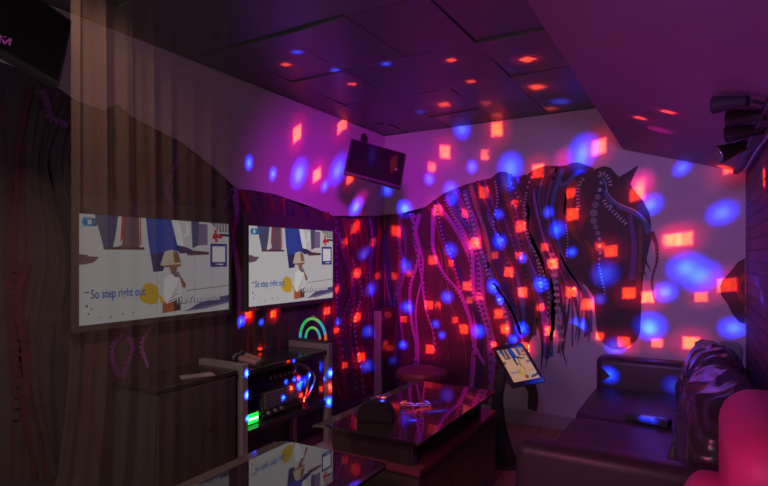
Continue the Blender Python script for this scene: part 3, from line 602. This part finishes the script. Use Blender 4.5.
# ------------------------------------------------------------------ coffee tables
def coffee_table():
    t = thing('coffee_table', 'black glass coffee table in the middle of the room with a projector on it', 'coffee table', (-1.275, 2.51, 0), (0, 0, 0), 'two-tier glass coffee tables')
    hx, hy = .285, .51; zt = .575
    bm = B(); slab(bm, rrect(-hx+.085, -hy, hx-.0, hy, .03), zt-.012, zt); obj('glass_top', bm, 'glass', t)
    # bevelled long side strip, sloping gently outwards
    bm = B(); v = [(-hx+.085, zt), (-hx, zt-.016), (-hx, zt-.022), (-hx+.085, zt-.012)]
    A_ = [bm.verts.new((x, -hy, z)) for x, z in v]; B_ = [bm.verts.new((x, hy, z)) for x, z in v]; bm.faces.new(A_[::-1]); bm.faces.new(B_)
    for i in range(4): bm.faces.new((A_[i], A_[(i+1) % 4], B_[(i+1) % 4], B_[i]))
    obj('bevelled_edge', bm, 'bevel', t)
    for y0, y1 in ((-hy+.025, -hy+.065), (hy-.19, hy-.15)):
        bm = B(); box(bm, (-hx+.10, y0, .46), (hx-.045, y1, zt-.013), .003); obj('support_panel', bm, 'gloss', t)
    bm = B(); slab(bm, rrect(-hx, -hy, hx, hy, .012), .435, .46); obj('lower_shelf', bm, 'shelf', t)
    bm = B(); box(bm, (-hx+.012, -hy+.012, .03), (hx-.012, hy-.012, .435), .003); box(bm, (-hx+.04, -hy+.04, 0), (hx-.04, hy-.04, .03)); obj('base_cabinet', bm, 'black', t)
    for k in range(3):
        y0 = -hy+.02+k*(2*hy-.04)/3; y1 = y0+(2*hy-.04)/3-.006
        bm = B(); box(bm, (hx-.013, y0, .05), (hx-.002, y1, .428), .002); obj('drawer_front', bm, 'gloss', t)
    return t
ct = coffee_table()
dup(ct, (-1.28, 1.24, 0), None, 'black glass coffee table nearest the camera, mirroring the second television')

# projector on the table
W0 = Vector((-1.325, 2.20, .576))
t = thing('light_projector', 'black wedge-shaped party light projector on the coffee table', 'projector', W0, (0, 0, math.radians(24)))
bm = B(); vs = [(-.085, 0), (.085, 0), (.085, .035), (.045, .092), (-.05, .092), (-.085, .05)]
A_ = [bm.verts.new((x, -.06, z)) for x, z in vs]; B_ = [bm.verts.new((x, .06, z)) for x, z in vs]; bm.faces.new(A_[::-1]); bm.faces.new(B_)
for i in range(6): bm.faces.new((A_[i], A_[(i+1) % 6], B_[(i+1) % 6], B_[i]))
bmesh.ops.bevel(bm, geom=bm.edges[:], offset=.005, segments=2, affect='EDGES'); obj('housing', bm, 'track', t)
bm = B(); lathe(bm, [(.026, .090), (.026, .096), (.020, .102), (.010, .106), (.002, .107)], 20); obj('lens', bm, 'gloss', t, True)
bm = B(); sphere(bm, (.035, .045, .0925), .006, (1.4, 1, .5)); obj('indicator_light', bm, emit('amber_light', (1, .3, .03), .9), t)
for x in (-.065, .065):
    for y in (-.045, .045):
        bm = B(); cyl(bm, (x, y, -.0005), (x, y, .004), .008); obj('foot', bm, 'darkmetal', t)
SRC = W0 + Vector((0, 0, .125))

# clear-framed glasses
ga = atZ(415, 406, .58); gb = atZ(432, 403, .58); W0 = (ga.x, ga.y, .5755)
t = thing('glasses', 'pair of clear-framed glasses lying right of the projector on the coffee table', 'glasses', W0, (0, 0, math.radians(25)))
for sx in (-1, 1):
    bm = B(); tube(bm, [(sx*.042+.036*math.cos(2*PI*k/24), .0, .0265+.024*math.sin(2*PI*k/24)) for k in range(24)], .0035, 8, closed=True); bmesh.ops.rotate(bm, verts=bm.verts[:], cent=(0, 0, 0), matrix=Matrix.Rotation(math.radians(60), 3, 'X')); bmesh.ops.translate(bm, verts=bm.verts[:], vec=(0, 0, .006)); obj('rim', bm, 'clear', t, True)
    bm = B(); tube(bm, [(sx*.078, -.03, .010), (sx*.080, .03, .008), (sx*.066, .08, .005), (sx*.05, .10, .004)], .003, 8, 20); obj('temple', bm, 'clear', t, True)
bm = B(); tube(bm, [(-.010, -.026, .012), (0, -.024, .014), (.010, -.026, .012)], .003, 8, 10); obj('bridge', bm, 'clear', t, True)

# ------------------------------------------------------------------ tablet kiosk
pc = atD(515.5, 365.5, 3.40)
tlp = atD(490, 348, 3.43); trp2 = atD(522, 343, 3.545); blp = atD(513, 388, 3.255)
Rt = frame_from(tlp, trp2, blp); w_, h_ = (trp2-tlp).length, (tlp-blp).length; cen3 = tlp + (trp2-tlp)/2 + (blp-tlp)/2
W0 = Vector((-1.10, 3.46, 0))
t = thing('tablet_kiosk', 'tilted lit tablet on a curved black floor stand in front of the mural', 'tablet stand', W0)
L = Matrix.Translation(cen3-W0) @ Rt.to_4x4()
bm = B(); box(bm, (-w_/2, -.006, -h_/2), (w_/2, .012, h_/2), .006, 3); bmesh.ops.transform(bm, matrix=L, verts=bm.verts[:]); cs = obj('tablet_case', bm, 'black', t)
sw, sh = w_-.055, h_-.062
picture('screen', cs, lambda a, b_, l: L @ Vector((-sw/2+a, -.0063-.0002*l, -sh/2+b_)), sw, sh, True, True)
bm = B(); P = catmull([atD(503, 372, 3.47), atD(499, 386, 3.48), atD(497.5, 402, 3.49), atD(498.5, 425, 3.48), atD(502, 446, 3.46), atZ(505, 461, .02)], 24); rings = []; P = [p-W0 for p in P]
wd = lambda f: .045 + .10*max(0, f-.35)**1.3
for i, p in enumerate(P):
    f = i/24; w2 = wd(f); rings.append([bm.verts.new(p+Vector((w2*.5*math.cos(2*PI*k/16)*1.7, w2*.5*math.sin(2*PI*k/16), 0))) for k in range(16)])
for A_, B_ in zip(rings, rings[1:]):
    for k in range(16): bm.faces.new((A_[k], A_[(k+1) % 16], B_[(k+1) % 16], B_[k]))
bm.faces.new(rings[0]); bm.faces.new(rings[-1]); obj('curved_post', bm, 'black', t, True)
bm = B(); lathe(bm, [(.11, 0), (.11, .010), (.10, .016), (.02, .018)], 36, (P[-1].x, P[-1].y, 0)); obj('base_plate', bm, 'black', t, True)

# ------------------------------------------------------------------ sofa
def puff(bm, c, s, e=3.0, n=36, fn=None, mi=0):
    """superellipsoid cushion with optional wrinkle function"""
    c = Vector(c); s = Vector(s); q = bmesh.ops.create_cube(bm, size=2); vs = q['verts']
    r = bmesh.ops.subdivide_edges(bm, edges=list({e_ for v in vs for e_ in v.link_edges}), cuts=n, use_grid_fill=True)
    vv = {v for f in bm.faces for v in f.verts if f.is_valid}
    for v in vv:
        p = v.co.copy(); k = (abs(p.x)**e+abs(p.y)**e+abs(p.z)**e)**(1/e); p = p/k
        d = fn(p) if fn else 0
        v.co = c + Vector((p.x*s.x, p.y*s.y, p.z*s.z)) + (Vector((p.x/s.x, p.y/s.y, p.z/s.z)).normalized())*d
W0 = Vector((-.15, 3.2, 0))
SX0, SX1, SY0, SY1 = -.61, .295, 2.06, 4.29
t = thing('sofa', 'dark purple leather sofa against the brick wall', 'sofa', W0)
bm = B(); box(bm, (SX0+.03, SY0+.10, .06), (SX1-.02, SY1-.10, .27), .02, 3); obj('seat_base', bm, 'leather', t, True, world=W0)
def armmesh(y0, y1):
    bm = B(); box(bm, (SX0, y0, .05), (SX1-.12, y1, .635), .045, 5); return bm
obj('armrest', armmesh(SY0, SY0+.13), 'leather', t, True, world=W0); obj('armrest', armmesh(SY1-.17, SY1), 'leather', t, True, world=W0)
bm = B(); box(bm, (.16, SY0+.02, .06), (SX1, SY1-.02, .66), .03, 4); obj('back_frame', bm, 'leather', t, True, world=W0)
from mathutils import noise
def seatw(p):
    return .010*noise.noise(Vector((p.x*1.5, p.y*1.2, 1))) + (.006*math.sin(16*p.x+5*p.y+3*noise.noise(p*2)) if p.z > .4 else 0)*max(0, noise.noise(Vector((p.x*2, p.y*2, 5))))
for k, (y0, y1) in enumerate(((SY0+.135, 3.27), (3.275, SY1-.175))):
    bm = B(); puff(bm, ((SX0+.0+.14)/2, (y0+y1)/2, .335), (.375, (y1-y0)/2, .092), 13, 34, seatw); obj('seat_cushion', bm, 'leather', t, True, world=W0)
def wrinkle(sd):
    o_ = Vector((sd*3.1, sd, 0))
    def fn(p):
        q = Vector((p.x, p.y*1.6, p.z))
        w = noise.noise(q*1.1+o_)
        a = math.sin(7.5*(p.z*.75-p.y*1.0)+2.6*w+sd); a2 = math.sin(12*(p.z*.9-p.y*.55)+3*noise.noise(q*1.5+o_)+2*sd)
        return .015*(1-abs(a)**.8) + .011*(1-abs(a2)**.8) + .028*w
    return fn
for k, (y0, y1) in enumerate(((SY0+.15, 3.25), (3.22, SY1-.18))):
    bm = B(); puff(bm, (0, 0, 0), (.125, (y1-y0)/2, .225), 2.9, 40, wrinkle(k+1))
    bmesh.ops.rotate(bm, verts=bm.verts[:], cent=(0, 0, 0), matrix=Matrix.Rotation(math.radians(17), 3, 'Y')); bmesh.ops.translate(bm, verts=bm.verts[:], vec=(.075, (y0+y1)/2, .61))
    obj('back_cushion', bm, 'leather_cushion', t, True, world=W0, label='crumpled shiny dark leather back cushion')
for x in (SX0+.06, SX1-.06):
    for y in (SY0+.07, SY1-.07):
        bm = B(); cyl(bm, (x, y, 0), (x, y, .065), .022, .028, 16); obj('foot', bm, 'darkmetal', t, world=W0)
# grey cushion in the far corner of the sofa
bm = B(); puff(bm, (0, 0, 0), (.07, .03, .066), 3.6, 16); bmesh.ops.translate(bm, verts=bm.verts[:], vec=(0, 0, 0))
o = obj('small_cushion', bm, 'grey', None, True); o.location = (.215, 4.235, .727); tag(o, 'small grey cushion standing in the far sofa corner by the brick wall', 'cushion')
# controller on the seat
p1, p2 = atZ(627, 417, .436), atZ(670, 426, .436); dv = p2-p1
W0 = ((p1+p2)/2); W0.z = .4285
t = thing('remote_controller', 'long black remote with a pale display lying on the sofa seat', 'remote', W0, (0, 0, math.atan2(dv.y, dv.x)))
L_ = dv.length
bm = B(); box(bm, (-L_/2, -.035, 0), (L_/2, .035, .032), .005); box(bm, (L_*.2, -.04, .0), (L_*.5, .04, .040), .006); obj('body', bm, 'black', t)
bm = B(); box(bm, (-L_*.18, -.028, .0315), (L_*.17, .028, .0335), .001, 1); obj('display', bm, 'silver', t, label='pale flat display')
for k in range(3):
    bm = B(); cyl(bm, (L_*(.27+.07*k), .005, .0395), (L_*(.27+.07*k), .005, .043), .006); obj('button', bm, 'grey', t)

# ------------------------------------------------------------------ red armchair at the near right
W0 = Vector((.12, 1.60, 0))
t = thing('armchair', 'magenta-lit red leather armchair with a tall rounded back, nearest the camera', 'armchair', W0)
bm = B(); box(bm, (.064, 1.25, .30), (.298, 1.86, .995), .09, 8); obj('backrest', bm, 'redleather', t, True, world=W0)
bm = B(); box(bm, (-.16, 1.22, .08), (.29, 1.88, .36), .03, 4); obj('seat_base', bm, 'redleather', t, True, world=W0)
bm = B(); puff(bm, (-.02, 1.52, .42), (.17, .30, .085), 4, 16); obj('seat_cushion', bm, 'redleather', t, True, world=W0)
bm = B(); puff(bm, (.068, 1.80, .575), (.11, .10, .16), 2.6, 20, lambda p: .003*math.sin(5*p.x+4*p.z)); obj('arm_bolster', bm, 'redleather', t, True, world=W0)
for x in (-.12, .25):
    for y in (1.27, 1.83):
        bm = B(); cyl(bm, (x, y, 0), (x, y, .085), .02, .026, 14); obj('foot', bm, 'darkmetal', t, world=W0)

# ------------------------------------------------------------------ track lights under the soffit
def zsof(x): return zs0 + (zs1-zs0)*(x-xs0)/(XR-xs0)
W0 = Vector((.25, 3.2, zsof(.25)))
t = thing('track_light', 'black track light with four spot heads under the soffit by the brick wall', 'track light', W0)
bm = B(); box(bm, (.232, 2.10, zsof(.25)-.035), (.268, 4.22, zsof(.268)+.002), .004); obj('rail', bm, 'darkmetal', t, world=W0)
bm = B(); tube(bm, [(.285, 2.2, zsof(.285)-.02), (.280, 2.7, zsof(.28)-.055), (.284, 3.3, zsof(.284)-.03), (.282, 4.1, zsof(.28)-.03)], .006, 8, 30); obj('cord', bm, 'tube', t, True, world=W0)
for (pe, pt, dd, de) in (((714, 105), (748, 101), 1.96, .10), ((729, 118), (765, 115), 2.08, .11), ((727, 134), (763, 129), 2.30, .11), ((719, 154.5), (745, 145), 2.70, .03)):
    e = atD(*pe, dd+de); a = atD(*pt, dd); dr = (e-a).normalized(); Ln = (e-a).length; r0 = 8.6*dd/F
    bm = B(); cyl(bm, a, a+dr*Ln*.35, r0*.62, r0*.7, 20); cyl(bm, a+dr*Ln*.34, e, r0*.72, r0*1.08, 20)
    hd_ = obj('lamp_head', bm, 'track', t, True, world=W0)
    bm = B(); cyl(bm, e-dr*.003, e+dr*.004, r0*.95, r0*.9, 20); obj('lens', bm, 'lens', hd_, True, world=W0)
    rp = Vector((.25, a.y+.05, zsof(.25)-.03)); bm = B(); tube(bm, [a-dr*.01, a.lerp(rp, .5)+Vector((0, 0, .005)), rp], .008, 8, 10); obj('bracket', bm, 'darkmetal', hd_, True, world=W0)

# ------------------------------------------------------------------ sheer curtain at the left
bm = B(); ny, nz_ = 150, 26; grid = []
for j in range(nz_+1):
    f = j/nz_; z = .02 + (ZC-.03)*f; row = []
    yl = .955 - .16*max(0, (.42-f)/.42)**1.5; yr = 1.66
    for i in range(ny+1):
        s_ = i/ny; y = yl+(yr-yl)*s_
        x = -1.75 + .013*math.sin(2*PI*7*s_+.5*math.sin(3*f)) + .004*math.sin(2*PI*17*s_+2*f+1) + .03*math.sin(4*s_+2*f)
        row.append(bm.verts.new((x, y+.004*math.sin(2*PI*7*s_+1.3), z)))
    grid.append(row)
for j in range(nz_):
    for i in range(ny): bm.faces.new((grid[j][i], grid[j][i+1], grid[j+1][i+1], grid[j+1][i]))
W0 = Vector((-1.75, 1.45, 0))
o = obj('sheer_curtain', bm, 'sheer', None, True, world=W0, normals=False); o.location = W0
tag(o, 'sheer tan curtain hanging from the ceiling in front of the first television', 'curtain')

# ------------------------------------------------------------------ light
def lamp(name, kind, loc, target, energy, col, **k):
    d = bpy.data.lights.new(name, kind); d.energy = energy; d.color = col
    for a, v in k.items(): setattr(d, a, v)
    o = bpy.data.objects.new(name, d); C.objects.link(o); o.location = loc
    o.rotation_euler = (Vector(target)-Vector(loc)).to_track_quat('-Z', 'Y').to_euler(); return o
w = bpy.data.worlds.new('World'); SC.world = w; w.use_nodes = True
w.node_tree.nodes['Background'].inputs[0].default_value = (.62, .58, .62, 1); w.node_tree.nodes['Background'].inputs[1].default_value = .40
# unseen lamps: coloured washes, then added warm and neutral fills
lamp('back_wall_washer', 'SPOT', (-.10, .5, 2.02), (-.15, 4.3, 1.5), 112, (.62, .28, 1.3), spot_size=math.radians(56), spot_blend=1, shadow_soft_size=.15)
lamp('magenta_washer', 'SPOT', (-.85, 1.6, 2.42), (-2.45, 4.0, 1.55), 190, (.80, .01, 1), spot_size=math.radians(58), spot_blend=1, shadow_soft_size=.15)
lamp('pink_lamp', 'AREA', (-.75, .75, 1.25), (.2, 1.9, .8), 5, (1, .05, .38), size=.3)
lamp('magenta_soffit_glow', 'AREA', (-.3, 2.3, 1.0), (.0, 2.9, 2.1), 2.2, (.9, .06, .85), size=.5)
lamp('warm_curtain_spot', 'SPOT', (-1.35, .75, 2.46), (-1.8, 1.35, 1.1), 42, (1, .60, .45), spot_size=math.radians(80), spot_blend=.8, shadow_soft_size=.05)  # unseen warm lamp added to bring out the curtain's brown

lamp('house_light', 'AREA', (-1.1, -.7, 2.40), (-1.0, 2.4, .2), 6.5, (.92, 1, .95), size=1.1)  # unseen fill lamp added to lift the dark foreground

# party projector: one lamp per beam, all leaving the projector's lens
def beam_data(name, col, energy, half, square):
    d = bpy.data.lights.new(name, 'SPOT'); d.energy = energy; d.shadow_soft_size = .003; d.spot_blend = 0
    d.spot_size = 2*math.atan(half*(3.7 if square else 1.05)); d.use_nodes = True; nt = d.node_tree; N = nt.nodes; L = nt.links
    em = N['Emission']; tc = N.new('ShaderNodeTexCoord'); sp = N.new('ShaderNodeSeparateXYZ'); L.new(tc.outputs['Normal'], sp.inputs[0])
    def mth(op, a, b_=None):
        n = N.new('ShaderNodeMath'); n.operation = op
        for i, v in enumerate((a, b_)):
            if v is None: continue
            if isinstance(v, (int, float)): n.inputs[i].default_value = v
            else: L.new(v, n.inputs[i])
        return n.outputs[0]
    x = mth('ABSOLUTE', mth('DIVIDE', sp.outputs[0], sp.outputs[2])); y = mth('ABSOLUTE', mth('DIVIDE', sp.outputs[1], sp.outputs[2]))
    def mr(v, a, b_, lo, hi):
        n = N.new('ShaderNodeMapRange'); n.interpolation_type = 'SMOOTHSTEP'; n.inputs[1].default_value = a; n.inputs[2].default_value = b_; n.inputs[3].default_value = lo; n.inputs[4].default_value = hi; L.new(v, n.inputs[0]); return n.outputs[0]
    r = mth('SQRT', mth('ADD', mth('MULTIPLY', x, x), mth('MULTIPLY', y, y)))
    if square: s = mth('ADD', mr(mth('MAXIMUM', x, y), half*.72, half*1.0, 1, 0), mr(r, half*.5, half*3.2, .075, 0))
    else: s = mth('ADD', mr(r, half*.35, half*1.0, .8, 0), mr(r, 0, half*.55, .35, 0))
    core = mr(mth('MAXIMUM', x, y), half*.55, half*1.1, 1, 0) if square else mr(r, 0, half*.6, 1, 0)
    mx = N.new('ShaderNodeMix'); mx.data_type = 'RGBA'; mx.inputs['A'].default_value = (*col[1], 1); mx.inputs['B'].default_value = (*col[0], 1)
    L.new(core, mx.inputs['Factor']); L.new(mx.outputs['Result'], em.inputs['Color'])
    L.new(s, em.inputs['Strength']); return d
RED, BLUE, MAG = ((1, .066, .006), (1, .004, .06)), ((.02, .11, 1), (.002, .022, 1)), ((1, .01, .35), (1, .005, .5))
PW = 1900
reds = {k: beam_data('red_beam_'+k, RED, e*1.3, h, True) for k, h, e in (('small', .015, PW*.5), ('mid', .020, PW), ('large', .024, PW*1.1))}
blues = {k: beam_data('blue_beam_'+k, BLUE, e, h, False) for k, h, e in (('small', .026, PW*.55), ('mid', .038, PW*.66), ('large', .054, PW*.70))}
strong = {k: beam_data('strong_blue_beam_'+k, BLUE, e, h, False) for k, h, e in (('small', .024, PW*1.3), ('mid', .036, PW*1.5), ('large', .050, PW*1.5))}
wash = beam_data('red_wash', ((1, .004, .07), (1, .002, .10)), 95, .36, False)
nears = beam_data('red_glint', RED, PW*.05, .10, True), beam_data('blue_glint', BLUE, PW*.10, .10, False)
mags = beam_data('magenta_beam', MAG, PW*.13, .040, False)
def hit(px, py, surf):
    if surf == 'b': return atY(px, py)
    if surf == 'l': return atX(px, py)
    if surf == 'c': return atZ(px, py, ZC)
    if surf == 'r': return atX(px, py, XR)
    if surf == 'k': return atD(px, py, 3.36)
    if surf == 'm': return atD(px, py, 3.95)
    if surf == 'q': return atZ(px, py, .46)
    if surf == 't': return atZ(px, py, .576)
    if surf == 'a': return atY(px, py, SY1-.17)
    if surf == 'd': return atX(px, py, -2.19)
    if surf == 's':
        d = ray(px, py); k_ = (zs1-zs0)/(XR-xs0); t_ = (zs0-k_*xs0-EYE)/(d.z-k_*d.x); return d*t_+Vector((0, 0, EYE))
nb = 0
def beam(data, px, py, surf):
    global nb
    p = hit(px, py, surf); o = bpy.data.objects.new('projector_beam', data); C.objects.link(o); o.location = SRC
    d = (p-SRC).normalized(); z = -d; x = Vector((0, 0, 1)).cross(z)
    x = x.normalized() if x.length > .05 else Vector((1, 0, 0)); y = z.cross(x)
    o.rotation_euler = Matrix((x, y, z)).transposed().to_euler(); nb += 1
R_ = {'s': 'small', 'm': 'mid', 'l': 'large'}
for s_ in """445 152 m b;497 129 m b;432 167 s b;485 155 s b;538 171 m b;599 147 m b;640 184 s b;637 194 m b;673 240 m b;684 239 m b;648 297 m b;701 297 s b;657 343 s b;691 343 m b;727 285 m b;438 210 m b;465 213 s b;484 192 m b;476 242 m b;521 226 m b;495 255 s b;433 260 m b;515 204 s b;573 214 m b;611 251 m b;600 246 s b;545 247 s b;571 193 s b;474 244 m b;509 272 m b;467 286 m b;523 292 m b;480 296 s b;429 305 m b;438 305 s b;499 314 m b;505 329 m b;430 349 m b;464 329 m b;525 347 m b;494 345 s b;451 263 s b;553 263 m b;571 292 m b;588 304 m b;541 307 s b;550 331 m b;629 293 m b;624 342 m b;600 336 s b;409 273 s b;404 319 s b;396 231 m b;394 276 s b;355 227 m l;357 273 m l;378 276 s l;373 242 s l;337 289 s l;345 242 s l;357 317 m l;327 311 m l;361 357 m l;392 344 s b;389 307 s b;345 365 s l;248 314 m l;273 314 m l;260 350 s l;336 330 s l;297 134 m l;342 124 m l;317 175 m l;350 179 s l;527 60 m c;471 81 s c;537 87 m c;486 103 s c;551 109 s c;451 61 s c;444 105 m c;498 115 s c;352 84 s c;286 65 s c;727 168 m s;668 112 s s;640 118 s s;331 390 s d;302 395 s d;292 388 s d;668 239 s b;470 300 s b;455 320 s b;519 255 s b;394 160 s m;764 178 m r;306 399 s d;328 386 s d;300 378 s d;310 392 s d""".split(';'):
    a = s_.split(); beam(reds[R_[a[2]]], float(a[0]), float(a[1]), a[3])
for s_ in """462 128 m b;451 191 m b;472 167 s b;429 179 s b;452 199 s b;510 168 l b;451 250 m b;500 241 m b;509 182 m b;499 214 s b;583 152 l b;580 163 m b;558 229 m b;548 212 s b;650 205 m b;572 252 s b;447 297 m b;493 287 m b;407 307 m b;442 335 s b;436 324 s b;479 331 m b;500 300 s b;523 258 s b;402 345 s b;514 339 s b;406 266 m b;522 329 m b;541 284 m b;605 274 l b;600 299 s b;579 326 m b;649 326 l b;665 292 m b;615 346 m b;722 213 m b;686 268 l b;700 276 l b;650 330 m b;734 328 m b;682 168 s b;757 282 s r;762 300 s r;299 174 l l;338 170 l l;273 174 s l;249 163 s l;325 186 s l;356 207 m l;405 209 m b;364 253 m l;371 289 m l;387 190 s b;368 331 m l;338 322 s l;408 307 s b;367 366 m l;404 345 s b;394 358 s b;241 321 m l;261 322 s l;609 375 m a;675 386 m a;302 382 m d;318 384 m d;288 382 s d;310 376 s d;297 52 s c;335 71 s c;420 112 s c;386 65 s c;560 102 m c;268 351 s l;240 372 m d;329 372 m d;327 402 m d;240 395 m d;240 420 s d;372 149 s m;300 386 m d;314 388 s d;322 379 s d;654 417 s q;661 419 s q;284 398 s d;296 380 s d""".split(';'):
    a = s_.split(); beam((strong if a[3] in 'bld' and float(a[0]) < 575 and float(a[1]) > 197 else blues)[R_[a[2]]], float(a[0]), float(a[1]), a[3])

beam(wash, 432, 300, 'b')
for q in ((641, 182, 'b'), (660, 130, 's'), (563, 160, 'b'), (360, 200, 'l')): beam(mags, *q)
for k, (x, y) in enumerate(((396, 416), (408, 413), (420, 410), (428, 404), (402, 405), (412, 420), (392, 409), (436, 411), (386, 418), (400, 424))): beam(nears[k % 2], x, y, 't')
# ------------------------------------------------------------------ view
SC.view_settings.view_transform = 'Standard'; SC.view_settings.look = 'None'; SC.view_settings.gamma = 1; SC.view_settings.use_curve_mapping = False
SC.view_settings.exposure = 0
SC.cycles.use_denoising = True; SC.cycles.max_bounces = 6; SC.cycles.diffuse_bounces = 3; SC.cycles.glossy_bounces = 4; SC.cycles.transparent_max_bounces = 24
SC.cycles.sample_clamp_indirect = 3
SC.cycles.caustics_reflective = False; SC.cycles.caustics_refractive = False
print('beams', nb)
